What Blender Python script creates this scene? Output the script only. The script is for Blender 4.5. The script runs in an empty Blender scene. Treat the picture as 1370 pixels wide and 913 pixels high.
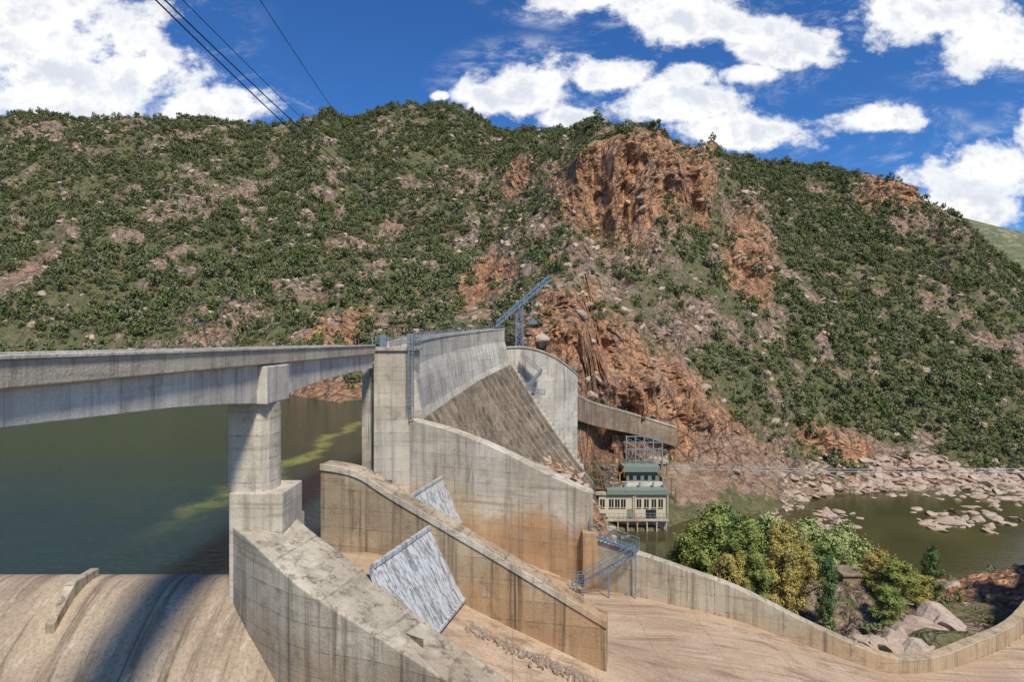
import bpy, math, random
import numpy as np
from mathutils import Vector, Matrix
random.seed(7); rng=np.random.default_rng(11)
scene=bpy.context.scene
scene.view_settings.view_transform='Standard'
scene.view_settings.look='None'
scene.view_settings.exposure=0
F=800.0
def P(u,v,d): return ((u-685)/F*d, d, (457-v)/F*d)   # survey: bearing/drop + distance -> world metres

# ------------------------------------------------------------ noise
def _h(i,j,k):
    n=(i*374761393+j*668265263+k*2147483647*3+k*1274126177)&0xffffffff
    n=((n^(n>>13))*1274126177)&0xffffffff
    n=n^(n>>16)
    return (n&0xffffff)/float(0xffffff)
def vn(x,y,z):
    x=np.asarray(x,float);y=np.asarray(y,float)+0*x;z=np.asarray(z,float)+0*x
    xi=np.floor(x).astype(np.int64);yi=np.floor(y).astype(np.int64);zi=np.floor(z).astype(np.int64)
    fx=x-xi;fy=y-yi;fz=z-zi
    fx=fx*fx*(3-2*fx);fy=fy*fy*(3-2*fy);fz=fz*fz*(3-2*fz)
    def L(a,b,t): return a+(b-a)*t
    c=[[[_h(xi+a,yi+b,zi+c_) for c_ in (0,1)] for b in (0,1)] for a in (0,1)]
    x00=L(c[0][0][0],c[1][0][0],fx);x10=L(c[0][1][0],c[1][1][0],fx)
    x01=L(c[0][0][1],c[1][0][1],fx);x11=L(c[0][1][1],c[1][1][1],fx)
    return L(L(x00,x10,fy),L(x01,x11,fy),fz)
def fbm(x,y,z=0,o=4,ridge=False):
    s=0;a=1;t=0;f=1
    for i in range(o):
        n=vn(x*f+i*17.3,y*f+i*9.1,z*f+i*5.7)
        if ridge: n=1-abs(2*n-1)
        s=s+n*a;t+=a;a*=.5;f*=2.03
    return s/t

# ------------------------------------------------------------ mesh helpers
def link(o,parent=None):
    scene.collection.objects.link(o)
    if parent: o.parent=parent
    return o
def empty(name):
    e=bpy.data.objects.new(name,None); return link(e)
def mesh_np(name,verts,faces,mats,smooth=False,parent=None,midx=None,dolink=True):
    verts=np.asarray(verts,dtype=np.float32);faces=np.asarray(faces,dtype=np.int32)
    me=bpy.data.meshes.new(name)
    n=len(faces);k=faces.shape[1]
    me.vertices.add(len(verts));me.vertices.foreach_set('co',verts.ravel())
    me.loops.add(n*k);me.loops.foreach_set('vertex_index',faces.ravel())
    me.polygons.add(n);me.polygons.foreach_set('loop_start',np.arange(0,n*k,k,dtype=np.int32))
    if midx is not None: me.polygons.foreach_set('material_index',np.asarray(midx,dtype=np.int32))
    me.polygons.foreach_set('use_smooth',np.full(n,smooth))
    me.update(calc_edges=True)
    for m in (mats if isinstance(mats,list) else [mats]): me.materials.append(m)
    o=bpy.data.objects.new(name,me)
    if dolink: link(o,parent)
    return o
def mesh_py(name,verts,faces,mat,parent=None,smooth=False,bevel=0):
    me=bpy.data.meshes.new(name);me.from_pydata([tuple(v) for v in verts],[],faces);me.update()
    me.materials.append(mat)
    if smooth:
        for p in me.polygons:p.use_smooth=True
    o=bpy.data.objects.new(name,me);link(o,parent)
    if bevel:
        b=o.modifiers.new('bevel','BEVEL');b.width=bevel;b.segments=2;b.limit_method='ANGLE';b.angle_limit=math.radians(40)
    return o
def box(name,x0,x1,y0,y1,z0,z1,mat,parent=None,bevel=0.05):
    v=[(x0,y0,z0),(x1,y0,z0),(x1,y1,z0),(x0,y1,z0),(x0,y0,z1),(x1,y0,z1),(x1,y1,z1),(x0,y1,z1)]
    f=[(0,3,2,1),(4,5,6,7),(0,1,5,4),(1,2,6,5),(2,3,7,6),(3,0,4,7)]
    return mesh_py(name,v,f,mat,parent,False,bevel)
def beams(name,segs,mat,parent=None):
    V=[];Fc=[]
    for s in segs:
        p,q,r=Vector(s[0]),Vector(s[1]),s[2]
        d=(q-p)
        if d.length<1e-6: continue
        d.normalize()
        a=d.cross(Vector((0,0,1)))
        if a.length<.05:a=d.cross(Vector((1,0,0)))
        a.normalize();b=d.cross(a).normalized()
        i=len(V)
        for c in (p,q):
            for sa,sb in((-1,-1),(1,-1),(1,1),(-1,1)): V.append(c+a*sa*r+b*sb*r)
        Fc+=[(i,i+1,i+5,i+4),(i+1,i+2,i+6,i+5),(i+2,i+3,i+7,i+6),(i+3,i,i+4,i+7),(i+3,i+2,i+1,i),(i+4,i+5,i+6,i+7)]
    return mesh_py(name,V,Fc,mat,parent)
def catmull(pts,n):
    pts=[np.array(p,float) for p in pts];out=[]
    for i in range(len(pts)-1):
        p0=pts[max(i-1,0)];p1=pts[i];p2=pts[i+1];p3=pts[min(i+2,len(pts)-1)]
        for k in range(n):
            t=k/n
            out.append(.5*((2*p1)+(-p0+p2)*t+(2*p0-5*p1+4*p2-p3)*t*t+(-p0+3*p1-3*p2+p3)*t**3))
    out.append(pts[-1]);return out
def strip_wall(name,near,far,zb,mat,parent=None,bevel=.06):
    n=len(near);V=[];Fc=[]
    for i in range(n):
        b=zb[i] if isinstance(zb,(list,tuple)) else zb
        V+=[(near[i][0],near[i][1],b),tuple(near[i]),tuple(far[i]),(far[i][0],far[i][1],b)]
    for i in range(n-1):
        a=i*4;c=a+4
        Fc+=[(a,c,c+1,a+1),(a+1,c+1,c+2,a+2),(a+2,c+2,c+3,a+3),(a+3,c+3,c,a)]
    Fc+=[(0,1,2,3),((n-1)*4+3,(n-1)*4+2,(n-1)*4+1,(n-1)*4)]
    return mesh_py(name,V,Fc,mat,parent,False,bevel)
def offset(path,th):
    out=[]
    for i,p in enumerate(path):
        a=path[max(i-1,0)];b=path[min(i+1,len(path)-1)]
        dx,dy=b[0]-a[0],b[1]-a[1];l=math.hypot(dx,dy)
        out.append((p[0]-dy/l*th,p[1]+dx/l*th,p[2]))
    return out

# ------------------------------------------------------------ materials
class NT:
    def __init__(s,name):
        s.m=bpy.data.materials.new(name);s.m.use_nodes=True;s.t=s.m.node_tree;s.n=s.t.nodes;s.l=s.t.links
        s.b=s.n['Principled BSDF'];s.b.inputs['Roughness'].default_value=.9
        s.b.inputs['Specular IOR Level'].default_value=.2
    def add(s,ty,**k):
        n=s.n.new(ty)
        for a,b in k.items(): setattr(n,a,b)
        return n
    def set(s,sock,v):
        if hasattr(v,'is_output') or isinstance(v,bpy.types.NodeSocket): s.l.new(v,sock)
        else: sock.default_value=v
    def coord(s,kind='Object'): return s.add('ShaderNodeTexCoord').outputs[kind]
    def mapv(s,v,scale=(1,1,1),loc=(0,0,0),rot=(0,0,0)):
        m=s.add('ShaderNodeMapping');s.l.new(v,m.inputs[0]);m.inputs['Scale'].default_value=scale;m.inputs['Location'].default_value=loc;m.inputs['Rotation'].default_value=rot
        return m.outputs[0]
    def noise(s,v,scale,detail=6,rough=.6,dist=0):
        n=s.add('ShaderNodeTexNoise');s.l.new(v,n.inputs['Vector']);n.inputs['Scale'].default_value=scale;n.inputs['Detail'].default_value=min(detail,4.5) if scale<7.5 else min(detail,3);n.inputs['Roughness'].default_value=rough;n.inputs['Distortion'].default_value=dist
        return n.outputs['Fac']
    def voro(s,v,scale,feature='F1',out='Distance',rand=1):
        n=s.add('ShaderNodeTexVoronoi',feature=feature);s.l.new(v,n.inputs['Vector']);n.inputs['Scale'].default_value=scale;n.inputs['Randomness'].default_value=rand
        return n.outputs[out]
    def math(s,op,a,b=0,c=0,clamp=False):
        n=s.add('ShaderNodeMath',operation=op,use_clamp=clamp);s.set(n.inputs[0],a);s.set(n.inputs[1],b);s.set(n.inputs[2],c);return n.outputs[0]
    def rng(s,v,a,b,c=0,d=1,smooth=True):
        n=s.add('ShaderNodeMapRange');n.interpolation_type='SMOOTHSTEP' if smooth else 'LINEAR'
        s.set(n.inputs[0],v);n.inputs[1].default_value=a;n.inputs[2].default_value=b;n.inputs[3].default_value=c;n.inputs[4].default_value=d;return n.outputs[0]
    def mix(s,f,a,b,mode='MIX'):
        n=s.add('ShaderNodeMix',data_type='RGBA',blend_type=mode);s.set(n.inputs[0],f)
        for sk,v in((n.inputs[6],a),(n.inputs[7],b)):
            if isinstance(v,tuple): v=(*v[:3],1)
            s.set(sk,v)
        return n.outputs[2]
    def sep(s,v):
        n=s.add('ShaderNodeSeparateXYZ');s.l.new(v,n.inputs[0]);return n.outputs
    def attr(s,name):
        n=s.add('ShaderNodeAttribute',attribute_name=name);return n.outputs['Fac']
    def bump(s,h,strength=.5,dist=.1):
        n=s.add('ShaderNodeBump');n.inputs['Strength'].default_value=strength;n.inputs['Distance'].default_value=dist;s.set(n.inputs['Height'],h);s.l.new(n.outputs[0],s.b.inputs['Normal'])
    def col(s,c):
        if isinstance(c,tuple): c=(*c[:3],1)
        s.set(s.b.inputs['Base Color'],c)

def concrete(name,a=(.50,.47,.41),b=(.36,.33,.28),stain=(.10,.085,.07),streak=.6,tan=None,tanz=None,lift=1.5,panel=4.0,dark=.0):
    t=NT(name);co=t.coord();x,y,z=t.sep(co)
    big=t.noise(co,.16,6,.65)
    c=t.mix(t.rng(big,.38,.6),a,b)
    if tan:
        n=t.noise(co,.25,3,.6)
        zz=t.math('ADD',z,t.math('MULTIPLY',t.math('SUBTRACT',n,.5),10))
        c=t.mix(t.rng(zz,tanz[0],tanz[1],.9,0),c,tan)
    h=t.math('ADD',x,y)
    fx=t.math('FLOOR',t.math('DIVIDE',h,panel));fz=t.math('FLOOR',t.math('DIVIDE',z,lift))
    cb=t.add('ShaderNodeCombineXYZ');t.l.new(fx,cb.inputs[0]);t.l.new(fz,cb.inputs[1])
    wn=t.add('ShaderNodeTexWhiteNoise',noise_dimensions='2D');t.l.new(cb.outputs[0],wn.inputs['Vector'])
    tone=t.math('MULTIPLY_ADD',wn.outputs[0],.20,.90)
    tc=t.add('ShaderNodeCombineXYZ')
    for i in range(3): t.l.new(tone,tc.inputs[i])
    c=t.mix(1.0,c,tc.outputs[0],'MULTIPLY')
    st=t.noise(t.mapv(co,(1.1,1.1,.05)),1.0,5,.7,.2)
    st2=t.noise(t.mapv(co,(4.2,4.2,.12)),1.0,3,.7)
    sm=t.math('MULTIPLY',t.rng(st,.44,.68),t.rng(st2,.3,.6),clamp=True)
    c=t.mix(t.math('MULTIPLY',sm,streak),c,stain)
    hb=t.noise(t.mapv(co,(.08,.08,1.6)),1.0,4,.6,.3)
    c=t.mix(t.rng(hb,.56,.72,0,.4),c,stain)
    wob=t.math('MULTIPLY',big,.15)
    fr=t.math('FRACT',t.math('DIVIDE',t.math('ADD',z,wob),lift));ln=t.math('LESS_THAN',fr,.045)
    fr2=t.math('FRACT',t.math('DIVIDE',h,panel));ln2=t.math('LESS_THAN',fr2,.014)
    lines=t.math('MAXIMUM',ln,ln2)
    bl=t.noise(co,.9,5,.75,.3)
    c=t.mix(t.math('MULTIPLY',lines,t.rng(bl,.35,.65,.1,.6)),c,stain)
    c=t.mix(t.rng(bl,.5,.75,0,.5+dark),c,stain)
    c=t.mix(t.rng(t.noise(t.mapv(co,(2,2,.25),(7,3,1)),.6,4,.7),.58,.76,0,.5),c,(.70,.66,.58))
    fine=t.noise(co,9,3,.7)
    c=t.mix(t.rng(fine,.3,.75,0,.28),c,stain)
    t.col(c)
    t.bump(t.math('ADD',fine,t.math('MULTIPLY',bl,2)),.5,.07)
    return t.m
M={}
M['bridge']=concrete('bridge_concrete',(.56,.495,.375),(.43,.37,.275),(.13,.105,.08),.5,lift=3.1,panel=6)
M['girder']=concrete('girder_concrete',(.68,.63,.53),(.53,.48,.40),(.15,.125,.10),.65,lift=9,panel=3)
M['pier']=concrete('pier_concrete',(.62,.555,.44),(.50,.435,.33),(.15,.115,.085),.5,lift=1.6,panel=9)
M['wallA']=concrete('pier_wall_concrete',(.57,.505,.39),(.42,.36,.27),(.10,.08,.055),.85,tan=(.40,.30,.20),tanz=(-20,-16))
M['wallB']=concrete('divider_wall_concrete',(.53,.43,.29),(.38,.295,.195),(.085,.055,.035),.9,tan=(.46,.29,.155),tanz=(-21,-15))
M['wallC']=concrete('training_wall_concrete',(.64,.585,.47),(.51,.45,.34),(.16,.115,.08),.65,tan=(.48,.285,.135),tanz=(-22,-17.5))
M['wallD']=concrete('low_wall_concrete',(.57,.50,.37),(.45,.375,.265),(.12,.09,.06),.7,tan=(.48,.335,.195),tanz=(-32,-24))
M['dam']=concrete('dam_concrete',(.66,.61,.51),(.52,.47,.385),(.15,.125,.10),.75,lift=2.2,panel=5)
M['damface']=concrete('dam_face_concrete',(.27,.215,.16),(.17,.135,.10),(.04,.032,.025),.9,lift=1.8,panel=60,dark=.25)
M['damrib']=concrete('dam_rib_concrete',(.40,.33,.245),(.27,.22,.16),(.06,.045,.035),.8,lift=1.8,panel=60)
M['brownwall']=concrete('retaining_wall_concrete',(.40,.30,.20),(.30,.22,.145),(.08,.06,.04),.8)

def floor_mat(name,a,b,stain,flow=(.05,.7,1),joints=(6,5),rot=.25):
    t=NT(name);co=t.coord();x,y,z=t.sep(co)
    c=t.mix(t.rng(t.noise(co,.12,6,.6),.35,.65),a,b)
    st=t.noise(t.mapv(co,flow,rot=(0,0,rot)),1,7,.68,.3)
    c=t.mix(t.rng(st,.46,.7,0,.85),c,stain)
    st3=t.noise(t.mapv(co,(flow[0]*2.3,flow[1]*2.3,1),(11,5,0),rot=(0,0,rot)),1,7,.6,.3)
    c=t.mix(t.rng(st3,.52,.72,0,.6),c,(.60,.51,.39))
    j=t.math('MAXIMUM',t.math('LESS_THAN',t.math('FRACT',t.math('DIVIDE',x,joints[0])),.012),t.math('LESS_THAN',t.math('FRACT',t.math('DIVIDE',y,joints[1])),.014))
    c=t.mix(t.math('MULTIPLY',j,.5),c,stain)
    fine=t.noise(co,5,8,.75)
    c=t.mix(t.rng(fine,.4,.72,0,.5),c,stain)
    t.col(c);t.bump(fine,.5,.1);return t.m
M['chute']=floor_mat('chute_floor_concrete',(.53,.39,.26),(.43,.305,.20),(.20,.125,.08))
M['ogee']=floor_mat('spillway_crest_concrete',(.47,.365,.25),(.34,.26,.18),(.09,.062,.045),(.75,.05,.05),(12,50),0)

def simple(name,c,rough=.7,metal=0,var=.25,scale=3):
    t=NT(name);co=t.coord();n=t.noise(co,scale,4,.7)
    d=tuple(x*(1-var*1.6) for x in c);t.col(t.mix(t.rng(n,.35,.7),c,d))
    t.b.inputs['Roughness'].default_value=rough;t.b.inputs['Metallic'].default_value=metal;return t.m
M['steel']=simple('galvanised_steel',(.30,.33,.36),.5,.2)
M['bluesteel']=simple('blue_grey_steel',(.20,.28,.36),.5,.2)
M['dark']=simple('dark_window_glass',(.03,.035,.04),.2)
M['cable']=simple('cable_steel',(.06,.06,.07),.5)
M['galvcable']=simple('galvanised_cable',(.5,.52,.52),.5)
M['cream']=simple('cream_wall_paint',(.66,.58,.43),.8,0,.15)
M['roof']=simple('green_grey_roof',(.22,.28,.235),.6,0,.2)
M['yellow']=simple('crane_yellow_paint',(.55,.29,.04),.5)
M['rust']=simple('rusty_steel',(.22,.13,.08),.8)
t=NT('gate_painted_steel');co=t.coord()
s1=t.noise(t.mapv(co,(1.0,2.2,.2)),1.5,4,.75,.4)
c=t.mix(t.rng(s1,.44,.62),(.50,.52,.52),(.22,.22,.21));s2=t.noise(t.mapv(co,(2,3.5,.2),(4,4,4)),1.3,4,.75)
c=t.mix(t.rng(s2,.52,.66,0,.85),c,(.14,.09,.06));t.col(c);t.b.inputs['Roughness'].default_value=.6
M['gate']=t.m
def terrain_mat():
    t=NT('hillside_ground');co=t.coord();rock=t.attr('rock');cliff=t.attr('cliff');bare=t.attr('bare')
    n1=t.noise(co,.05,4,.65);n2=t.noise(co,.3,6,.7,.5);n3=t.noise(co,1.3,4,.7)
    soil=t.mix(t.rng(n2,.35,.65),(.16,.15,.07),(.28,.225,.13))
    soil=t.mix(t.rng(t.noise(co,.09,5,.7),.38,.58,0,.85),soil,(.16,.175,.075))
    rk=t.mix(t.rng(n2,.35,.62),(.52,.385,.28),(.30,.235,.18))
    rk=t.mix(t.rng(t.noise(co,.11,5,.7),.44,.64,0,.7),rk,(.52,.32,.185))
    f=t.math('ADD',rock,t.math('MULTIPLY',t.math('SUBTRACT',n2,.5),2.2));f=t.rng(f,.4,.6)
    c=t.mix(f,soil,rk)
    vs=t.noise(t.mapv(co,(.35,.35,.06)),1,5,.72,.6)
    orr=t.mix(t.rng(vs,.38,.62),(.76,.40,.195),(.36,.215,.14))
    orr=t.mix(t.rng(n1,.5,.64,0,.4),orr,(.52,.37,.28))
    f2=t.rng(t.math('ADD',cliff,t.math('MULTIPLY',t.math('SUBTRACT',n2,.5),1.4)),.33,.55)
    c=t.mix(f2,c,orr)
    bs=t.noise(t.mapv(co,(.12,.12,.5)),1,5,.7,.5)
    c=t.mix(t.rng(t.math('ADD',bare,t.math('MULTIPLY',t.math('SUBTRACT',n2,.5),.9)),.35,.6,0,.85),c,t.mix(t.rng(bs,.4,.6),(.52,.37,.27),(.38,.23,.15)))
    wco=t.add('ShaderNodeVectorMath',operation='ADD');t.l.new(t.mapv(co,(1,1,.45)),wco.inputs[0])
    nz=t.add('ShaderNodeTexNoise');t.l.new(co,nz.inputs['Vector']);nz.inputs['Scale'].default_value=.3;nz.inputs['Detail'].default_value=3
    sc=t.add('ShaderNodeVectorMath',operation='SCALE');t.l.new(nz.outputs['Color'],sc.inputs[0]);sc.inputs['Scale'].default_value=5;t.l.new(sc.outputs[0],wco.inputs[1])
    e1=t.voro(wco.outputs[0],.17,'DISTANCE_TO_EDGE');e2=t.voro(wco.outputs[0],.5,'DISTANCE_TO_EDGE')
    crack=t.math('MULTIPLY',t.rng(e1,0,.09),t.rng(e2,0,.08,.45,1))
    rm=t.math('MAXIMUM',f,f2)
    c=t.mix(t.math('MULTIPLY',t.math('SUBTRACT',1,crack),t.math('MULTIPLY',rm,.75)),c,(.06,.04,.028))
    c=t.mix(t.rng(n3,.45,.75,0,.35),c,(.08,.06,.04))
    t.col(c)
    h=t.math('ADD',t.math('MULTIPLY',t.math('MINIMUM',e1,.3),2.4),t.math('ADD',t.math('MULTIPLY',n2,1.8),t.math('MULTIPLY',n3,.5)))
    t.bump(h,1.0,2.0);t.b.inputs['Roughness'].default_value=1
    return t.m
M['terrain']=terrain_mat()
def rock_mat(name,a,b,c2):
    t=NT(name);co=t.coord();n=t.noise(co,.8,4,.7);c=t.mix(t.rng(n,.35,.65),a,b)
    oi=t.add('ShaderNodeObjectInfo').outputs['Random'];c=t.mix(t.math('MULTIPLY',oi,.7),c,c2)
    f=t.noise(co,5,4,.7);c=t.mix(t.rng(f,.45,.75,0,.5),c,(.08,.06,.045));t.col(c);t.bump(f,.8,.15);return t.m
M['rock']=rock_mat('granite_boulder',(.50,.37,.27),(.32,.245,.185),(.42,.33,.25))
M['rockpale']=rock_mat('pale_river_rock',(.52,.42,.335),(.36,.285,.225),(.50,.36,.26))
def foliage(name,cols,dk=(.04,.055,.022),k=.65):
    t=NT(name);r=t.add('ShaderNodeObjectInfo').outputs['Random']
    cr=t.add('ShaderNodeValToRGB');t.l.new(r,cr.inputs[0]);e=cr.color_ramp.elements
    while len(e)<len(cols): e.new(.5)
    for i,cc in enumerate(cols): e[i].position=i/(len(cols)-1);e[i].color=(*cc,1)
    n=t.noise(t.coord(),2.2,1,.6)
    c=t.mix(t.rng(n,.3,.7,0,k),cr.outputs[0],dk)
    t.col(c);t.b.inputs['Roughness'].default_value=.8;t.b.inputs['Specular IOR Level'].default_value=.1
    return t.m
M['scrub']=foliage('scrub_foliage',[(.13,.16,.05),(.18,.19,.075),(.27,.27,.16),(.15,.19,.055),(.09,.12,.042),(.25,.22,.11),(.12,.16,.065),(.22,.23,.13)],(.07,.085,.035),.55)
M['leafg']=foliage('she_oak_foliage_green',[(.28,.34,.09),(.33,.35,.09)],(.07,.10,.03))
M['leafd']=foliage('she_oak_foliage_dark',[(.13,.22,.07),(.15,.24,.08)])
M['leafy']=foliage('she_oak_foliage_yellow',[(.50,.42,.12),(.50,.38,.11)],(.14,.12,.04))
M['leaflime']=foliage('broad_foliage_lime',[(.42,.48,.17),(.44,.48,.19)],(.10,.13,.04))
M['bark']=simple('bark',(.20,.16,.13),.9)
M['gumbark']=simple('pale_gum_bark',(.46,.41,.34),.9)

def water(name,deep,shallow,slick=False,rough=.08,bs=.25,bscale=.9):
    t=NT(name);co=t.coord();x,y,z=t.sep(co)
    c=t.mix(t.rng(t.noise(co,.03,5,.6),.35,.65),deep,shallow)
    if slick:
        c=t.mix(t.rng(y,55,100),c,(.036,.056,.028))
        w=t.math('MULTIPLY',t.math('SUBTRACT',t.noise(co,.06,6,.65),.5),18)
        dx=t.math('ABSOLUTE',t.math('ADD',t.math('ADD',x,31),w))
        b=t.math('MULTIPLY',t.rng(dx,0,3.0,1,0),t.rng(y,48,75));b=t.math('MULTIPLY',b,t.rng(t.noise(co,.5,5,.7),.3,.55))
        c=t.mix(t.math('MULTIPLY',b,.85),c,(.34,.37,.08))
    t.col(c);t.b.inputs['Roughness'].default_value=rough;t.b.inputs['Specular IOR Level'].default_value=.5;t.b.inputs['IOR'].default_value=1.33
    h=t.math('ADD',t.noise(t.mapv(co,(1,1.8,1)),bscale,4,.65,.4),t.math('MULTIPLY',t.noise(co,.2,3,.5),.8));t.bump(h,bs,1.0);return t.m
M['res']=water('reservoir_water_surface',(.014,.045,.062),(.024,.058,.055),True,.08,1.0,1.1)
M['river']=water('river_water_surface',(.055,.052,.02),(.085,.074,.028),False,.03,.06,.5)

# ------------------------------------------------------------ camera, sun, sky
cam=bpy.data.cameras.new('camera');co_=bpy.data.objects.new('camera',cam);link(co_)
co_.location=(0,0,0);co_.rotation_euler=(math.radians(90),0,0);cam.sensor_width=36;cam.lens=36*800/1370;cam.clip_end=9000;cam.clip_start=.1
scene.camera=co_
S=Vector((.24,-.54,.80)).normalized()
sd=bpy.data.lights.new('sun','SUN');sd.energy=4.6;sd.angle=math.radians(8);sd.color=(1,.93,.81)
so=bpy.data.objects.new('sun',sd);link(so);so.rotation_euler=(-S).to_track_quat('-Z','Y').to_euler()
w=bpy.data.worlds.new('World');scene.world=w;w.use_nodes=True
class WT(NT):
    def __init__(s): s.t=w.node_tree;s.n=s.t.nodes;s.l=s.t.links
t=WT();bg=t.n['Background'];bg.inputs[1].default_value=.13
sky=t.add('ShaderNodeTexSky',sky_type='NISHITA');sky.sun_disc=False;sky.sun_elevation=math.asin(S.z);sky.sun_rotation=math.atan2(S.x,S.y);sky.air_density=1.0;sky.dust_density=.4;sky.ozone_density=2.0
gen=t.coord('Generated');gx,gy,gz=t.sep(gen)
ay=t.math('MAXIMUM',t.math('ABSOLUTE',gy),.08)
pp=t.math('DIVIDE',gx,ay);qq=t.math('DIVIDE',gz,ay)
cv=t.add('ShaderNodeCombineXYZ');t.l.new(pp,cv.inputs[0]);t.l.new(qq,cv.inputs[1]);cvo=cv.outputs[0]
blobs=[(-10,40,210,100),(70,80,150,80),(165,98,115,46),(285,144,100,28),(60,125,190,40),
 (700,120,76,44),(645,132,45,26),(755,158,50,18),(800,0,95,26),(915,22,105,42),(1035,55,82,44),(1000,98,50,16),
 (815,105,60,26),(900,135,85,34),(985,178,110,26),(930,100,38,18),(1178,160,72,20),(1240,20,95,42),(1320,60,90,46),
 (1330,232,120,42),(1290,278,120,28),(1390,170,34,50),(588,129,14,9)]
m=None
for (u,v,ru,rv) in blobs:
    a=t.add('ShaderNodeVectorMath',operation='SUBTRACT');t.l.new(cvo,a.inputs[0]);a.inputs[1].default_value=((u-685)/F,(457-v)/F,0)
    b=t.add('ShaderNodeVectorMath',operation='MULTIPLY');t.l.new(a.outputs[0],b.inputs[0]);b.inputs[1].default_value=(F/ru,F/rv,0)
    c=t.add('ShaderNodeVectorMath',operation='LENGTH');t.l.new(b.outputs[0],c.inputs[0])
    d=t.math('SUBTRACT',1,c.outputs['Value']);m=d if m is None else t.math('MAXIMUM',m,d)
def wnoise(v,scale,detail,rough,dist=0):
    n=t.add('ShaderNodeTexNoise');t.l.new(v,n.inputs['Vector']);n.inputs['Scale'].default_value=scale;n.inputs['Detail'].default_value=detail;n.inputs['Roughness'].default_value=rough;n.inputs['Distortion'].default_value=dist;return n.outputs['Fac']
nz=wnoise(t.mapv(cvo,(1,1.3,1)),9,9,.64,.1);nzb=wnoise(t.mapv(cvo,(1,1.3,1),(.012,.035,0)),9,5,.64,.1)
m=t.math('MAXIMUM',m,-.9)
val=t.math('ADD',m,t.math('MULTIPLY',t.math('SUBTRACT',nz,.465),3.0))
cl=t.rng(val,-.05,.5)
wisp=t.math('MULTIPLY',t.rng(wnoise(t.mapv(cvo,(1,2.2,1),(3,1,0),(0,0,.3)),5,8,.72,.5),.48,.76,0,.6),t.rng(m,-.9,-.2))
cl=t.math('MAXIMUM',cl,wisp)
shade=t.rng(t.math('SUBTRACT',nzb,nz),-.14,.10)
ccol=t.mix(t.math('MULTIPLY_ADD',shade,.8,.2),(5.0,5.4,6.3),(8.1,8.1,8.0))
ccol=t.mix(t.rng(val,.1,1.0),(7.7,7.75,7.8),ccol)
skc=t.mix(1.0,sky.outputs[0],(.26,.57,.98),'MULTIPLY')
fin=t.mix(cl,skc,ccol);t.l.new(fin,bg.inputs[0])

# ------------------------------------------------------------ hillside terrain
cols=[
(-600,[(215,560),(235,513),(280,450),(330,395),(390,340),(460,280),(550,205),(640,150),(900,300)]),
(0,   [(215,560),(235,513),(280,450),(330,395),(390,340),(460,280),(550,210),(640,150),(900,300)]),
(110, [(212,560),(232,514),(270,452),(315,392),(370,332),(440,272),(530,205),(620,146),(900,300)]),
(230, [(210,560),(228,516),(262,455),(305,400),(360,340),(430,280),(540,212),(640,158),(900,300)]),
(360, [(185,560),(200,525),(235,465),(280,408),(345,345),(430,282),(530,220),(630,164),(900,300)]),
(450, [(150,560),(165,540),(205,485),(270,420),(350,350),(430,285),(520,215),(620,151),(900,300)]),
(560, [(175,550),(190,529),(225,465),(290,410),(370,345),(450,275),(540,200),(640,139),(900,300)]),
(600, [(175,550),(190,529),(225,462),(290,410),(370,345),(450,275),(540,200),(640,136),(900,300)]),
(660, [(185,550),(195,526),(212,460),(275,405),(355,350),(440,290),(540,222),(660,161),(900,300)]),
(700, [(165,640),(171,600),(180,455),(235,402),(310,345),(370,295),(480,230),(650,166),(900,300)]),
(750, [(168,640),(174,580),(184,445),(228,392),(280,345),(325,298),(370,235),(600,169),(900,300)]),
(775, [(172,640),(178,560),(190,440),(228,400),(275,355),(316,312),(334,222),(540,168),(900,300)]),
(800, [(178,710),(187,680),(203,590),(216,490),(235,420),(314,330),(331,205),(460,167),(900,300)]),
(830, [(183,725),(187,703),(216,604),(224,520),(240,425),(312,334),(330,199),(400,170),(900,300)]),
(880, [(183,725),(187,703),(219,604),(228,520),(250,430),(318,328),(336,192),(385,178),(900,300)]),
(930, [(193,715),(199,695),(222,592),(240,510),(275,430),(335,328),(354,212),(440,200),(900,300)]),
(980, [(198,710),(204,688),(230,590),(260,500),(300,420),(360,345),(410,275),(520,205),(900,300)]),
(1030,[(200,710),(205,687),(236,610),(270,510),(320,430),(380,350),(440,285),(530,210),(900,300)]),
(1100,[(222,690),(228,664),(262,605),(300,510),(350,425),(410,340),(470,270),(540,219),(900,300)]),
(1190,[(225,690),(235,658),(275,615),(315,525),(360,440),(410,365),(460,300),(520,242),(900,320)]),
(1290,[(225,690),(235,658),(278,622),(315,545),(355,470),(400,400),(440,350),(490,300),(900,380)]),
(1370,[(225,690),(235,658),(280,626),(315,570),(350,515),(390,460),(425,418),(480,372),(900,420)]),
(1550,[(225,690),(235,658),(280,630),(315,590),(350,550),(390,510),(425,480),(480,455),(900,455)]),
(1900,[(225,690),(235,658),(280,635),(315,605),(350,575),(390,545),(425,520),(480,500),(900,480)])]
US=np.arange(-600,1901,4.0);NU=len(US);SEG=36;NR=8*SEG+1
cu=np.array([c[0] for c in cols],float)
D=np.zeros((9,NU));Zc=np.zeros((9,NU))
ker=np.exp(-np.linspace(-2,2,7)**2);ker/=ker.sum()
for r in range(9):
    dv=6 if r==7 else 0
    d=np.interp(US,cu,[c[1][r][0] for c in cols]);z=np.interp(US,cu,[(457-c[1][r][1]-dv)/F*c[1][r][0] for c in cols])
    for arr,tgt in((d,D),(z,Zc)):
        e=np.pad(arr,3,mode='edge');tgt[r]=np.convolve(e,ker,'valid')
rp=np.linspace(0,8,NR)
DD=np.zeros((NR,NU));ZZ=np.zeros((NR,NU))
for j in range(NU):
    DD[:,j]=np.interp(rp,range(9),D[:,j]);ZZ[:,j]=np.interp(rp,range(9),Zc[:,j])
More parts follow.
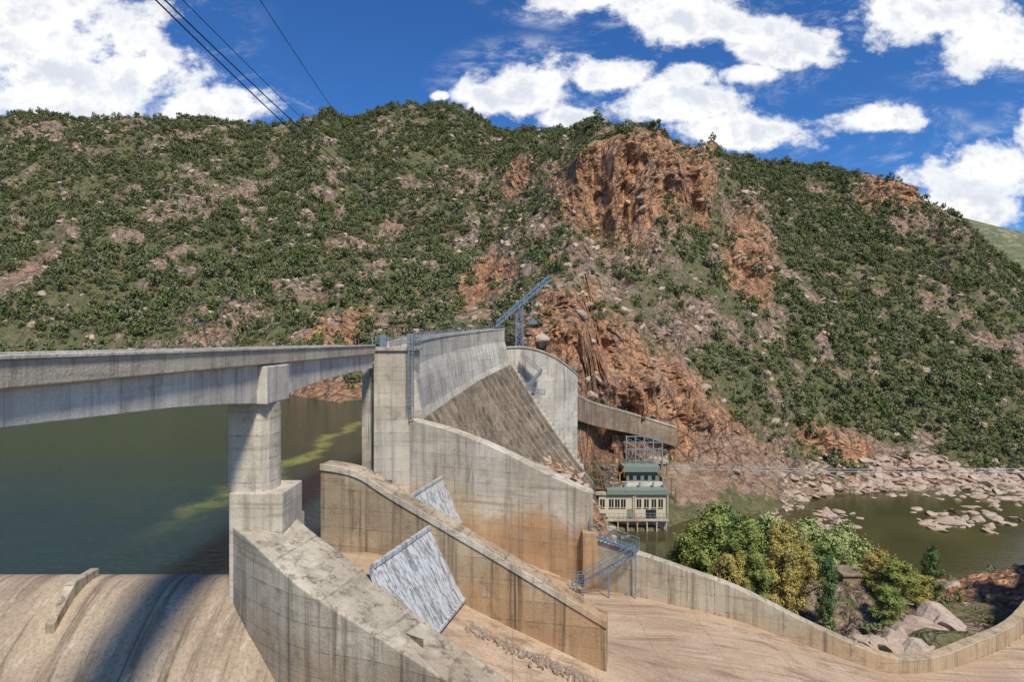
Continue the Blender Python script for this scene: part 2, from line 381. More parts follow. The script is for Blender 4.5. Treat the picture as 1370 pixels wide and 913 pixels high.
for _ in range(5):
    DD[1:-1]=(DD[:-2]+2*DD[1:-1]+DD[2:])/4;ZZ[1:-1]=(ZZ[:-2]+2*ZZ[1:-1]+ZZ[2:])/4
XX=(US[None,:]-685)/F*DD;YY=DD.copy();RP=np.repeat(rp[:,None],NU,1);UU=np.repeat(US[None,:],NR,0)
VV=457-F*ZZ/YY
def gm(u0,v0,su,sv,ang=0):
    a=math.radians(ang);du=UU-u0;dv=VV-v0;x=du*math.cos(a)+dv*math.sin(a);y=-du*math.sin(a)+dv*math.cos(a)
    return np.exp(-((x/su)**2+(y/sv)**2))
cliff=np.zeros_like(XX)
for g in [(850,262,112,80,0),(770,260,46,62,20),(908,240,54,60,0),(780,480,95,70,0),(850,520,105,58,10),(745,425,70,38,-20),(455,440,55,22,-20),(650,395,55,20,-35),(1195,262,50,22,10),(1000,360,38,64,-15),(930,575,100,50,25),(800,600,80,30,0),(1110,600,60,22,20),(690,240,30,14,-45),(430,515,70,30,0),(1230,640,120,10,0)]:
    cliff=np.maximum(cliff,gm(*g))
bare=np.maximum.reduce([gm(990,618,95,34,28),gm(930,640,50,40,0),gm(1060,655,70,14,15),gm(45,372,60,9,-38)*.9,gm(104,330,9,16,0)*.8])
rock=np.zeros_like(XX)
for g in [(1000,610,120,60,20),(1200,650,220,34,0),(40,375,85,15,-38),(100,330,16,24,0),(800,350,120,60,0),(700,340,80,60,-40),(560,440,100,26,-10),(400,400,65,24,0),(500,330,65,32,-20),(300,430,75,28,0),(600,270,55,30,0),(180,180,90,20,20),(880,440,75,70,0),(1240,300,60,36,30),(60,200,90,24,10),(250,290,70,22,-20),(1000,300,50,36,0)]:
    rock=np.maximum(rock,gm(*g)*.85)
edge=np.clip((RP-1)*1.2,0,1)*np.clip((8-RP),0,1)
amp=edge*np.clip(DD/320,.4,1.6)*(1-.6*bare)
gull=fbm(XX/75+.3*ZZ/60,YY/210,0,4,True)-.55
ZZ+=amp*gull*24*np.where(RP>6.6,.3,1)
ZZ+=amp*(fbm(XX/28,YY/34,3,5)-.5)*18*np.where(RP>6.6,.6,1)
ZZ+=amp*(fbm(XX/7,YY/7,9,3)-.5)*5
rm=np.clip(np.maximum(cliff,rock*.7),0,1)*(1-.7*bare)
yard=np.clip(1-gm(850,680,60,60)*1.5,0,1)
blk=fbm(XX/15,ZZ/40,YY/60,4,True)-.5
YY2=YY-edge*rm*blk*32*yard
blk2=np.floor(fbm(XX/6,YY/14,ZZ/9,3)*7)/7-.5
YY2-=edge*rm*blk2*13*yard
patch=fbm(XX/14,YY/14,ZZ/14,4)
rock=np.clip(rock*(.35+1.1*fbm(XX/10,YY/10,ZZ/10+9,3))+np.clip((patch-.53)*7,0,.95)*edge,0,1)
verts=np.stack([XX,YY2,ZZ],-1).reshape(-1,3)
idx=np.arange(NR*NU).reshape(NR,NU)
faces=np.stack([idx[:-1,:-1],idx[:-1,1:],idx[1:,1:],idx[1:,:-1]],-1).reshape(-1,4)
hill=mesh_np('mountain_hillside',verts,faces,M['terrain'],False)
for nm,a in(('rock',rock),('cliff',cliff),('bare',bare)):
    at=hill.data.attributes.new(nm,'FLOAT','POINT');at.data.foreach_set('value',a.ravel().astype(np.float32))

ux=np.linspace(1050,2000,80);rows=[]
for k,(dd,fz) in enumerate([(900,0),(1050,.45),(1200,.8),(1350,1),(1600,.6)]):
    sk=np.interp(ux,[1050,1200,1270,1370,1500,2000],[330,300,290,312,330,380])
    z=(457-sk)/F*1350*fz+ (fbm(ux/30,dd/60.+0*ux,0,4)-.5)*22
    rows.append(np.stack([(ux-685)/F*1350*(.8+.2*dd/1350),np.full(80,float(dd)),z-(40 if k==0 else 0)],-1))
V=np.array(rows).reshape(-1,3);idx=np.arange(400).reshape(5,80)
t=NT('distant_hill_scrub');co=t.coord();c=t.mix(t.rng(t.noise(co,.02,8,.7),.4,.6),(.33,.31,.18),(.20,.21,.11));c=t.mix(t.rng(t.noise(co,.09,5,.8),.42,.54,0,.85),c,(.11,.13,.065));t.col(c);t.bump(t.noise(co,.09,5,.8),1,6)
mesh_np('distant_hill',V,np.stack([idx[:-1,:-1],idx[:-1,1:],idx[1:,1:],idx[1:,:-1]],-1).reshape(-1,4),t.m,True)
mesh_py('ground',[(-5000,-3000,-72),(5000,-3000,-72),(5000,6000,-72),(-5000,6000,-72)],[(0,1,2,3)],simple('valley_ground',(.14,.13,.08)))

# ------------------------------------------------------------ near river bank
gx_=np.arange(-6,330,1.2);gy_=np.arange(57,205,1.2);GX,GY=np.meshgrid(gx_,gy_)
prof=np.interp(GY,[57,62,70,85,100,120,134,146,205],[-32.5,-33.5,-35.5,-39,-44,-51.5,-57.5,-62,-66])
lf=np.clip((26-GX)/14,0,1);prof=prof*(1-lf)+(-62)*lf
prof+= (fbm(GX/14,GY/14,1,5)-.5)*5+ np.abs(fbm(GX/5,GY/5,4,3)-.5)*3
prof+=6*np.exp(-(((GX-96)/24)**2+((GY-108)/15)**2))+3.5*np.exp(-(((GX-44)/9)**2+((GY-63)/4)**2))+4.5*np.exp(-(((GX-48)/10)**2+((GY-87)/9)**2))
wx=np.interp(GX,[8,13,22.5,28.9,34.5,38.9,45,55,70,82,110],[65,62.5,59,57,55.7,56,58.8,64.7,78,92,125])
prof=np.where(GY<wx+1.3,-36.0,prof)
sp=np.interp(GX,[-6,8,17,22,26,40],[-26,-28,-34,-46,-62,-75])+ (fbm(GX/7,GY/7,2,5)-.5)*9
sp=np.where(GY>112,sp,-80)
bz=np.maximum(prof,sp);V=np.stack([GX,GY,bz],-1).reshape(-1,3)
ny,nx=GX.shape;idx=np.arange(nx*ny).reshape(ny,nx)
bank=mesh_np('river_bank',V,np.stack([idx[:-1,:-1],idx[:-1,1:],idx[1:,1:],idx[1:,:-1]],-1).reshape(-1,4),M['terrain'],False)
a=bank.data.attributes.new('rock','FLOAT','POINT');a.data.foreach_set('value',np.clip(.55+(fbm(GX/9,GY/9,7,4)-.45)*3,0,1).ravel().astype(np.float32))
a=bank.data.attributes.new('cliff','FLOAT','POINT');a.data.foreach_set('value',(np.where(sp>prof,.75,.25)+np.exp(-(((GX-92)/25)**2+((GY-108)/16)**2))).ravel().astype(np.float32))
mesh_py('river_water',[(12,92,-59),(500,92,-59),(500,300,-59),(12,300,-59)],[(0,1,2,3)],M['river'])

# ------------------------------------------------------------ dam
dam=empty('dam_wall')
crest=catmull([(-12.5,74.9,-.1),(-13.2,90,.45),(-12.9,105,.92),(-11.6,120,1.5),(-9.2,135,2.1),(-6.0,148,2.8),(-2,160,3.4)],10)
bandz=np.interp([c[1] for c in crest],[75,90,105,120,135,148,160],[-9.7,-10.6,-10.8,-10.3,-9.2,-8,-6.4])
def nrm(path,i):
    a=path[max(i-1,0)];b=path[min(i+1,len(path)-1)];dx,dy=b[0]-a[0],b[1]-a[1];l=math.hypot(dx,dy);return dy/l,-dx/l
secs=[]
for i,c in enumerate(crest):
    nx_,ny_=nrm(crest,i);zt=c[2];zb=bandz[i]
    prof_=[(-3.2,-60),(-3.2,zt-.9),(-3.2,zt),(-2.9,zt),(-2.9,zt-.9),(-.3,zt-.9),(-.3,zt),(.12,zt),(.12,zt-.35),(0,zt-.35),(0,zt-3.5),(.5,(zt+zb)/2),(1.1,zb+1.2),(1.5,zb)]
    secs.append([(c[0]+nx_*o,c[1]+ny_*o,z) for o,z in prof_])
k=len(secs[0]);V=[p for s in secs for p in s];Fc=[]
for i in range(len(secs)-1):
    for j in range(k-1): Fc.append((i*k+j,i*k+j+1,(i+1)*k+j+1,(i+1)*k+j))
Fc.append(tuple(range(k-1,-1,-1)));Fc.append(tuple(range((len(secs)-1)*k,len(secs)*k)))
mesh_py('crest_wall',V,Fc,M['dam'],dam)
fine=catmull([tuple(c) for c in crest],4);bz2=np.interp([c[1] for c in fine],[c[1] for c in crest],bandz)
V=[];Fc=[];k=13
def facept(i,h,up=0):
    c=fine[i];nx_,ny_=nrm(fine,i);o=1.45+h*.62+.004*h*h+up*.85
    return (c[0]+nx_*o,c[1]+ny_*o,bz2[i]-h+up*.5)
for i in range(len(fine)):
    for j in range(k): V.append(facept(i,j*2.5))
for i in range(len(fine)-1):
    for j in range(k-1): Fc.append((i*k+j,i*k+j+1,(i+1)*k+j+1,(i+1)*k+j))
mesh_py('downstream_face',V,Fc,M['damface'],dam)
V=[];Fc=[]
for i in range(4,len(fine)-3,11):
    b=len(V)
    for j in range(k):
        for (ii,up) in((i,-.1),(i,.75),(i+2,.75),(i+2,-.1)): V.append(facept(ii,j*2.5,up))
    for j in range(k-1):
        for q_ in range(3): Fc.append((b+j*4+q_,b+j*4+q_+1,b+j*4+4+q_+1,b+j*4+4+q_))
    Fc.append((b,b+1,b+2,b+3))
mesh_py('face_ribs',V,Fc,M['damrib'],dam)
i=len(fine)-1;c=fine[i];nx_,ny_=nrm(fine,i)
for s in range(24):
    h=s*1.15;o=1.2+h*.62+.004*h*h
    x0=c[0]+nx_*o;y0=c[1]+ny_*o-1;z0=bz2[i]-h
    box('step_%d'%s,x0-.3,x0+1.0,y0,y0+2.2,z0-2.2,z0+1.1,M['dam'],dam,.04)
segs=[]
for i in range(0,len(crest)-1):
    c=crest[i];e=crest[i+1]
    p=(c[0],c[1],c[2]);q=(c[0],c[1],c[2]+1.0)
    segs.append((p,q,.05));segs.append((q,(e[0],e[1],e[2]+1.0),.03))
beams('crest_railing',segs,M['steel'],dam)
ab=catmull([(-2.5,161,-2.1),(3,161.3,-1.9),(8,162,-3.0),(12.3,164,-5),(16,166.5,-7.6),(18.6,169.5,-9.8)],6)
ab=[tuple(p) for p in ab]
strip_wall('abutment_wall',ab,offset(ab,2),-34.0,M['dam'],dam)
cop=[(p[0],p[1]-.3,p[2]+.5) for p in ab]
strip_wall('abutment_coping',cop,[(p[0],p[1]+2.6,p[2]) for p in cop],[p[2]-.45 for p in cop],M['bridge'],dam,.03)
st=empty('access_stairs');segs=[]
def stair(a,b,wd=1.0,rail=1.0,r=.06):
    a=Vector(a);b=Vector(b);dd=b-a;hx=Vector((dd.x,dd.y,0)).normalized();sd_=Vector((-hx.y,hx.x,0))*wd
    n=max(3,int(dd.length/.45));out=[]
    for s in(0,1):
        o=sd_*s;out.append((a+o,b+o,r*1.6));out.append((a+o+Vector((0,0,rail)),b+o+Vector((0,0,rail)),r));out.append((a+o+Vector((0,0,rail*.5)),b+o+Vector((0,0,rail*.5)),r*.7))
        m=max(2,int(dd.length/1.6))
        for k in range(m+1):
            p=a+dd*(k/m)+o;out.append((p,p+Vector((0,0,rail)),r))
    for k in range(n+1):
        p=a+dd*(k/n);out.append((p,p+sd_,r*1.5))
    return out
zz=[P(698,478,158.5),P(724,500,158.5),P(703,523,158),P(729,529,158)]
for i in range(3): segs+=stair(zz[i],zz[i+1],.9,1.1,.08)
segs+=stair(P(700,530,158),P(716,545,157),.9,1.1,.08)
beams('flights',segs,M['steel'],st)
tw=empty('abutment_tower')
box('tower_block',-16.9,-12.5,73,81,-34,-1.25,M['pier'],tw,.08)
box('tower_cap',-17.2,-12.2,72.75,81.2,-1.22,-.75,M['pier'],tw,.05)
box('upstream_buttress',-18.7,-16.95,74.4,80.5,-34,-2.9,M['wallA'],tw,.08)
box('control_cabinet',-16.4,-15.6,74,75,-.72,.75,M['bluesteel'],tw,.03)
box('control_hut',-13.3,-12.5,75.5,77,-.72,.9,M['steel'],tw,.03)
segs=[]
for x in np.arange(-17,-12.3,1.15):
    segs.append(((x,72.9,-.75),(x,72.9,.45),.045))
for z in(-.3,.05,.45): segs.append(((-17,72.9,z),(-12.3,72.9,z),.035))
for y in np.arange(73,81,1.3): segs.append(((-12.35,y,-.75),(-12.35,y,.45),.045))
for z in(-.3,.05,.45): segs.append(((-12.35,72.9,z),(-12.35,81,z),.035))
beams('tower_railing',segs,M['steel'],tw)
segs=[];lx,ly=-12.25,72.75
for s in(-.25,.25): segs.append(((lx+s,ly,-9.8),(lx+s,ly,.5),.04));segs.append(((lx+s,ly-.7,-8),(lx+s,ly-.7,.5),.035))
for z in np.arange(-9.6,.4,.45):
    segs.append(((lx-.25,ly,z),(lx+.25,ly,z),.03))
    if z>-8:
        segs+= [((lx-.25,ly-.7,z),(lx+.25,ly-.7,z),.03),((lx-.25,ly,z),(lx-.4,ly-.35,z),.03),((lx-.4,ly-.35,z),(lx-.25,ly-.7,z),.03),((lx+.25,ly,z),(lx+.4,ly-.35,z),.03),((lx+.4,ly-.35,z),(lx+.25,ly-.7,z),.03)]
lad=empty('caged_ladder');beams('ladder',segs,M['steel'],lad)

lt=empty('steel_hoist_tower');segs=[]
bx,by=P(695,465,163)[0],163.
zb_,zt_=P(695,467,163)[2],P(695,405,163)[2]
cs=[(bx-.9,by-.9),(bx+.9,by-.9),(bx+.9,by+.9),(bx-.9,by+.9)]
for c in cs: segs.append(((*c,zb_-3),(*c,zt_),.16))
zs=np.linspace(zb_,zt_,7)
for a,b in zip(zs[:-1],zs[1:]):
    for i in range(4):
        c0=cs[i];c1=cs[(i+1)%4];segs.append(((*c0,a),(*c1,b),.08));segs.append(((*c1,a),(*c0,b),.08));segs.append(((*c0,b),(*c1,b),.1))
A=Vector(P(664,438,162));B=Vector(P(735,376,163))
for o in(0,1.4):
    for yy in(-.8,.8):
        segs.append((A+Vector((0,yy,o)),B+Vector((0,yy,o)),.17))
for k in range(12):
    p=A+(B-A)*k/12;q=A+(B-A)*(k+1)/12
    for yy in(-.8,.8):
        segs.append((p+Vector((0,yy,0)),q+Vector((0,yy,1.4)),.09));segs.append((p+Vector((0,yy,1.4)),p+Vector((0,yy,0)),.08))
    segs.append((p+Vector((0,-.8,0)),p+Vector((0,.8,0)),.09))
segs.append((P(712,395,163),P(712,432,163),.12));segs.append((P(712,395,163),P(695,405,163),.1));segs.append((P(708,432,163),P(718,432,163),.5))
segs.append((B,P(738,376,163),.3))
beams('lattice',segs,M['bluesteel'],lt)

rw=catmull([P(772,530,171),P(800,542,188),P(850,556,211),P(905,573,216)],6);rw=[tuple(p) for p in rw]
rwo=empty('retaining_wall')
strip_wall('wall_body',rw,offset(rw,1.5),[p[2]-7 for p in rw],M['brownwall'],rwo)
cop=[(p[0],p[1]-.25,p[2]+.5) for p in rw];strip_wall('wall_coping',cop,offset(cop,2),[p[2]-.28 for p in rw],M['bridge'],rwo,.03)

# ------------------------------------------------------------ bridge
br=empty('spillway_bridge')
ys=[-25,0,10,20,30,36,39.5,44.2,47,52,60,72.95]
gb=[-2.9,-2.8,-2.8,-2.9,-3.35,-3.8,-4.15,-4.15,-3.9,-3.6,-3.35,-3.3]
def extr(name,prof,y0,y1,mat,bev=.03):
    n=len(prof);V=[(x,y0,z) for x,z in prof]+[(x,y1,z) for x,z in prof]
    Fc=[(i,(i+1)%n,n+(i+1)%n,n+i) for i in range(n)]+[tuple(range(n-1,-1,-1)),tuple(range(n,2*n))]
    return mesh_py(name,V,Fc,mat,br,False,bev)
XR=-16.6;XL=-20.8
extr('deck',[(XL,-1.62),(XL,-.62),(XL+.3,-.62),(XL+.3,-1.3),(XR-.3,-1.3),(XR-.3,-.62),(XR,-.62),(XR,-1.55),(XR-.25,-1.62)],-25,72.6,M['bridge'])
extr('parapet_coping',[(XR-.42,-.615),(XR-.42,-.46),(XR+.1,-.46),(XR+.1,-.615)],-25,72.6,M['girder'])
extr('parapet_coping_far',[(XL-.1,-.615),(XL-.1,-.46),(XL+.42,-.46),(XL+.42,-.615)],-25,72.6,M['girder'])
for s,(x0,x1) in enumerate(((XR-1.0,XR-.4),(XL+.4,XL+1.0))):
    V=[];Fc=[]
    for y,z in zip(ys,gb): V+=[(x0,y,z),(x1,y,z),(x1,y,-1.625),(x0,y,-1.625)]
    for i in range(len(ys)-1):
        a=i*4;c=a+4
        for j in range(4): Fc.append((a+j,a+(j+1)%4,c+(j+1)%4,c+j))
    Fc+= [(3,2,1,0),tuple((len(ys)-1)*4+j for j in range(4))]
    mesh_py('girder_%d'%s,V,Fc,M['girder'],br,False,.03)
for y in np.arange(-20,73,5.2): box('cross_beam',XL+1.0,XR-1.0,y,y+.35,-2.7,-1.63,M['girder'],br,.02)
bp=empty('bridge_pier')
box('crosshead',-20.4,-16.35,39.9,43.9,-4.25,-1.7,M['girder'],bp,.08)
def stadium(name,x,y,z0,z1,hx,r,mat,parent):
    pts=[]
    for i in range(13): a=-math.pi/2+math.pi*i/12;pts.append((x+hx+r*math.cos(a)*.6,y+r*math.sin(a)))
    for i in range(13): a=math.pi/2+math.pi*i/12;pts.append((x-hx+r*math.cos(a)*.6,y+r*math.sin(a)))
    n=len(pts);V=[(*p,z0) for p in pts]+[(*p,z1) for p in pts]
    return mesh_py(name,V,[(i,(i+1)%n,n+(i+1)%n,n+i) for i in range(n)]+[tuple(range(n-1,-1,-1)),tuple(range(n,2*n))],mat,parent,False,.04)
stadium('pier_shaft',-18.0,41.9,-10.25,-4.26,.75,1.5,M['pier'],bp)

# ------------------------------------------------------------ spillway walls
A_=empty('spillway_pier_wall')
box('pier_block',-19.0,-15.4,40.1,43.9,-36,-10.22,M['pier'],A_,.08)
nearA=[(-18.9,40.3,-12.5),(-16.7,38.2,-12.8),(-12.5,35.1,-14.4),(-7.8,33.6,-16.5),(-3.4,31.6,-18.0),(2,29.2,-20)]
farA=[(-15.3,44.2,-12.5),(-15.0,42.6,-12.9),(-9.4,39.1,-15.2),(-4.3,35.5,-17.3),(-.2,33.9,-19.2),(5,32,-21.6)]
nearA=[tuple(p) for p in catmull(nearA,5)];farA=[tuple(p) for p in catmull(farA,5)]
strip_wall('sloping_wall',nearA,farA,-38.0,M['wallA'],A_,.1)
B_=empty('spillway_divider_wall')
nb=[(-15.6,48.6,-10.0),(-12.5,47.9,-10.45),(-9.3,47.0,-12.1),(-1,45.2,-16.3),(6.9,43.6,-20.5)]
nb=[tuple(p) for p in catmull(nb,5)];strip_wall('divider',nb,offset(nb,1.7),-36.0,M['wallB'],B_,.1)
lip=[(p[0],p[1]-.12,p[2]+.02) for p in nb];strip_wall('lip',lip,[(p[0],p[1]+.01,p[2]+.02) for p in nb],[p[2]-.5 for p in nb],M['wallC'],B_,.02)
C_=empty('chute_training_wall')
nc=[(-12.55,73,-9.6),(-8,71.3,-10.5),(-2.2,69.0,-12.3),(4,66.7,-14.9),(8.4,65,-16.6)];ncs=[tuple(p) for p in catmull(nc,5)]
strip_wall('high_wall',ncs,offset(ncs,1.8),-38.0,M['wallC'],C_,.08)
nd=[(8.45,65,-21.6),(12.9,62.5,-22.2),(18,60.6,-23.4),(22.5,59,-24.6),(28.9,57,-27.3),(34.5,55.7,-29.3),(39.2,56.2,-29.9),(45.2,58.8,-29.9),(55.4,64.7,-30),(70,78,-30),(84,96,-30)]
nds=[tuple(p) for p in catmull(nd,6)]
LW=empty('chute_low_wall');strip_wall('low_wall',nds,offset(nds,1.1),-40.0,M['wallD'],LW,.08)
box('wall_pilaster',7.6,9.2,64.2,66,-36,-20.6,M['wallC'],C_,.08)

# chute floor
fx=np.arange(-17,86,.8);fy=np.arange(22,98,.8);FX,FY=np.meshgrid(fx,fy)
wq=np.clip((14-FX)/14,0,1)
XA=FX+np.clip(46.5-FY,0,20)*.3*wq;XB=FX+np.clip(70-FY,0,25)*.27*wq
za=np.interp(XA,[-17,-15,-14,-10.5,-8.2,-7.2,-3.7,6.8,12.5,22,35,45,60,90],[-19,-17.2,-16.8,-16.9,-17.6,-19.9,-20.1,-24,-25.8,-27.6,-30.9,-31.6,-31.8,-32])
zb_=np.interp(XB,[-17,-15,-14,-12.5,-9.8,-5.8,-3.4,8.35,13,22.5,34.5,45,60,90],[-19,-17.2,-17.5,-20,-21.7,-22.3,-23.6,-26.7,-26.9,-27.7,-31.0,-31.6,-31.8,-32])
tt=np.clip((FY-48)/4,0,1)*wq**.5+np.clip((FY-46)/20,0,1)*(1-wq**.5);FZ=za*(1-tt)+zb_*tt+(fbm(FX/6,FY/6,0,3)-.5)*.12
Ay=np.interp(FX,[-19,-9,-4,1.5,5],[42,36.5,34,31,28])
dC=np.interp(FX,[p[0] for p in ncs]+[p[0] for p in nds],[p[1] for p in ncs]+[p[1] for p in nds])
ok=(FY>Ay-.3)&(FY<dC+.9)
idx=np.arange(FX.size).reshape(FX.shape)
fc=np.stack([idx[:-1,:-1],idx[:-1,1:],idx[1:,1:],idx[1:,:-1]],-1).reshape(-1,4);okf=ok.ravel()[fc].all(1)
mesh_np('chute_floor',np.stack([FX,FY,FZ],-1).reshape(-1,3),fc[okf],M['chute'],True)

ox=np.linspace(-90,-5,90);pr=[(46,-21),(44.2,-17.6),(43.6,-17.02),(43,-16.88),(42.3,-16.86),(41.5,-17.0),(40.5,-17.4),(39,-18.35),(37.5,-19.55),(36,-21.0),(34,-23.2),(31,-27),(27,-33)]
V=[];Fc=[]
for x in ox:
    ym=float(np.interp(x,[-19,-18,-16,-12,-7,-3.5],[99,41.3,40.2,37.3,35,32.8]))
    for (y,z) in pr: V.append((x,min(y,ym),z))
k=len(pr)
for i in range(len(ox)-1):
    for j in range(k-1): Fc.append((i*k+j,i*k+j+1,(i+1)*k+j+1,(i+1)*k+j))
mesh_py('spillway_crest',V,Fc,M['ogee'],None,True)
rb=empty('crest_rib');strip_wall('rib',[(-30.2,42.9,-16.3),(-30.2,40.6,-16.35),(-30.0,38.4,-18.2)],[(-29.6,42.9,-16.3),(-29.6,40.6,-16.35),(-29.4,38.4,-18.2)],-22.0,M['wallA'],rb,.04)

pts=[(-700,43.4),(-18.5,43.4),(-14.6,46),(-14.6,75),(-16.3,90),(-16,105),(-14.7,120),(-12,137),(-8.8,150),(-4,163),(-4,420),(-700,420)]
mesh_py('reservoir_water',[(x,y,-17) for x,y in pts],[tuple(range(len(pts)))],M['res'])

# ------------------------------------------------------------ gates
def gate(tr,tl,br_,bl,n=16):
    g=empty('spillway_gate');tr,tl,br_,bl=map(Vector,(tr,tl,br_,bl))
    nrm_=(tl-tr).cross(br_-tr).normalized()
    if nrm_.z<0:nrm_=-nrm_
    o=-nrm_*.35;V=[tr,tl,bl,br_,tr+o,tl+o,bl+o,br_+o]
    mesh_py('skin_plate',V,[(0,1,2,3),(7,6,5,4),(0,4,5,1),(1,5,6,2),(2,6,7,3),(3,7,4,0)],M['gate'],g)
    segs=[]
    for k in range(n+1):
        f=k/n;segs.append((tr+(tl-tr)*f+nrm_*.02,br_+(bl-br_)*f+nrm_*.02,.035))
    segs.append((tr+nrm_*.06,tl+nrm_*.06,.14));segs.append((br_+nrm_*.06,bl+nrm_*.06,.1))
    beams('ribs',segs,M['gate'],g)
gate((-6.4,46.55,-14.5),(-9.0,38.3,-14.5),(-3.6,45.95,-19.8),(-6.2,36.4,-19.8))
gate((-8.4,71.35,-16.3),(-13.6,51,-16.3),(-5.9,70.4,-21.5),(-11.1,50.3,-21.5),26)

wk=empty('steel_walkway');segs=[]
segs+=stair((8.6,64.6,-21.0),(13.0,62.2,-21.9),.9,1.1,.03)
a=Vector((12.6,61.6,-22.2));b=Vector((7.4,61.9,-25.3));segs+=stair(b,a,.9,1.1,.03)
segs+=stair((6.2,62.2,-25.5),(7.4,61.9,-25.3),.9,1.1,.03)
for x,y,z in((12.8,62,-22),(10,61.8,-23.8),(7.4,62,-25.3)): segs.append(((x,y,z),(x,y,-27.5),.06))
segs+=[((8.5,64.7,-19.2),(8.5,64.7,-21),.05),((8.6,64.6,-20.95),(13,62.2,-22),.12)]
beams('walkway_frame',segs,M['bluesteel'],wk)

# ------------------------------------------------------------ powerhouse
ph=empty('powerhouse_building')
def pb(n,u0,u1,v0,v1,d,dep,mat,bev=.04):
    x0=(u0-685)/F*d;x1=(u1-685)/F*d;return box(n,x0,x1,d,d+dep,(457-v1)/F*d,(457-v0)/F*d,mat,ph,bev)
pb('walls',801,892,664,696,186,9,M['cream']);pb('roof',812,895,656,663.5,185.2,11,M['roof'],.1);pb('roof_low',797,811.5,660,664,185.5,8,M['bridge'],.1)
pb('upper_wall',818,890,650,655.8,189,5,M['dam'])
pb('base_slab',798,895,696.5,699,184.6,10,M['bridge']);pb('foundation',802,892,699.2,714,187,7,M['dam'])
for u in range(800,896,13): pb('column',u,u+1.6,699.2,714,184.8,.6,M['dam'])
wins=(803,815,823,831,852,862,872,881)
for u in wins:
    pb('window',u,u+6,669,680,185.9,.06,M['dark'],0);pb('mullion',u+2.7,u+3.3,669,680,185.82,.05,M['cream'],0);pb('sill',u-.5,u+6.5,680.1,681,185.7,.28,M['bridge'],0)
pb('door',839,845,682,696,185.9,.06,M['roof'],0);pb('roller_door',864,878,683,696,185.9,.06,M['dark'],0)
pb('pilaster',846.5,849,664,696,185.6,.38,M['bridge'],0)
for u in(849.5,893): pb('verandah_post',u,u+1,664,696,185.3,.25,M['cream'],0)
segs=[]
for v in(688,692): segs.append((P(798,v,184.8),P(895,v,184.8),.06))
for u in range(798,898,6): segs.append((P(u,688,184.8),P(u,696.5,184.8),.05))
for u in(820,836,856,874,888): segs.append((P(u,656,188),P(u,646,188),.25))
beams('balcony_rail',segs,M['steel'],ph)
gs=empty('green_roof_shed')
def gbx(n,u0,u1,v0,v1,d,dep,mat,par): return box(n,(u0-685)/F*d,(u1-685)/F*d,d,d+dep,(457-v1)/F*d,(457-v0)/F*d,mat,par,.05)
gbx('walls',838,880,633,655,200,7,M['roof'],gs);gbx('roof',834,883,625,632.8,199,9,M['roof'],gs);
for u in(842,852,862,872): gbx('window',u,u+5,637,643,199.9,.05,M['dark'],gs)
gbx('plinth',820,888,655.2,690,199.5,9,M['dam'],gs)
cr=empty('yellow_crane');segs=[(P(829,652,197),P(829,636,197),.2),(P(829,636,197),P(835,629,197),.14),(P(827,647,197),P(832,647,197),.5),(P(835,629,197),P(835,640,197),.06)]
beams('crane_body',segs,M['yellow'],cr)
sg=empty('switchyard_gantry');segs=[]
for u in(838,850,862,874,886):
    for d in(203,208):
        segs.append((P(u,625,d),P(u,584,d),.2))
for v in(585,593,602):
    for d in(203,208): segs.append((P(838,v,d),P(886,v,d),.15))
for u in(838,850,862,874,886): segs.append((P(u,588,203),P(u,588,208),.12));segs.append((P(u,587,203),P(u+12 if u<880 else u,593,203),.08));segs.append((P(u,625,203),P(u+12 if u<880 else u-12,602,203),.08))
for u in range(841,886,5): segs.append((P(u,602,203),P(u,610,203),.16))
beams('frame',segs,M['steel'],sg)
ys_=empty('yard_pipework');segs=[]
for u,v,d in((805,640,192),(812,628,198),(898,640,200),(892,620,205),(797,618,196),(822,600,205),(904,655,199)): segs.append((P(u,v+32,d),P(u,v,d),.13));segs.append((P(u-5,v+2,d),P(u+5,v+2,d),.1))
for k_ in range(5):
    v=606+k_*12;segs.append((P(782+k_*3,v,186),P(826+k_*2,v+4,190),.22));segs.append((P(790+k_*6,v,187),P(794+k_*6,v+26,187),.15))
segs.append((P(795,655,187),P(838,648,190),.45));segs.append((P(795,600,190),P(838,618,198),.3))
beams('pipes',segs,M['rust'],ys_)
sf=empty('steel_scaffold');segs=[]
for u in(792,800,808,816,824):
    for d in(193,197): segs.append((P(u,668,d),P(u,622,d),.09))
for v in(624,636,648,660):
    for d in(193,197): segs.append((P(792,v,d),P(824,v,d),.08))
    for u in(792,808,824): segs.append((P(u,v,193),P(u,v,197),.07))
for u,v in((792,624),(808,636),(800,648)): segs.append((P(u,v,193),P(u+8,v+12,193),.06))
beams('frame',segs,M['steel'],sf)
gp=empty('concrete_terrace');gbx('terrace',800,893,622,640,209,9,M['brownwall'],gp);gbx('terrace_lower',790,822,656,690,198.5,6,M['dam'],gp);gbx('terrace_edge',799,895,618,621.9,208.5,10,M['bridge'],gp)
gbx('terrace_step',784,815,634,650,200,6,M['bridge'],gp);gbx('terrace_wall',886,906,640,672,204,6,M['brownwall'],gp);gbx('terrace_upper',812,836,606,618,214,4,M['dam'],gp)
bh=empty('concrete_blockhouse')
box('hut',*(P(1128,0,84)[0],P(1152,0,84)[0]),84,87,-41,P(0,772,84)[2],M['brownwall'],bh,.1);box('hut_roof',P(1126,0,84)[0],P(1154,0,84)[0],83.7,87.3,P(0,772,84)[2]+.01,P(0,769,84)[2],M['brownwall'],bh,.05)

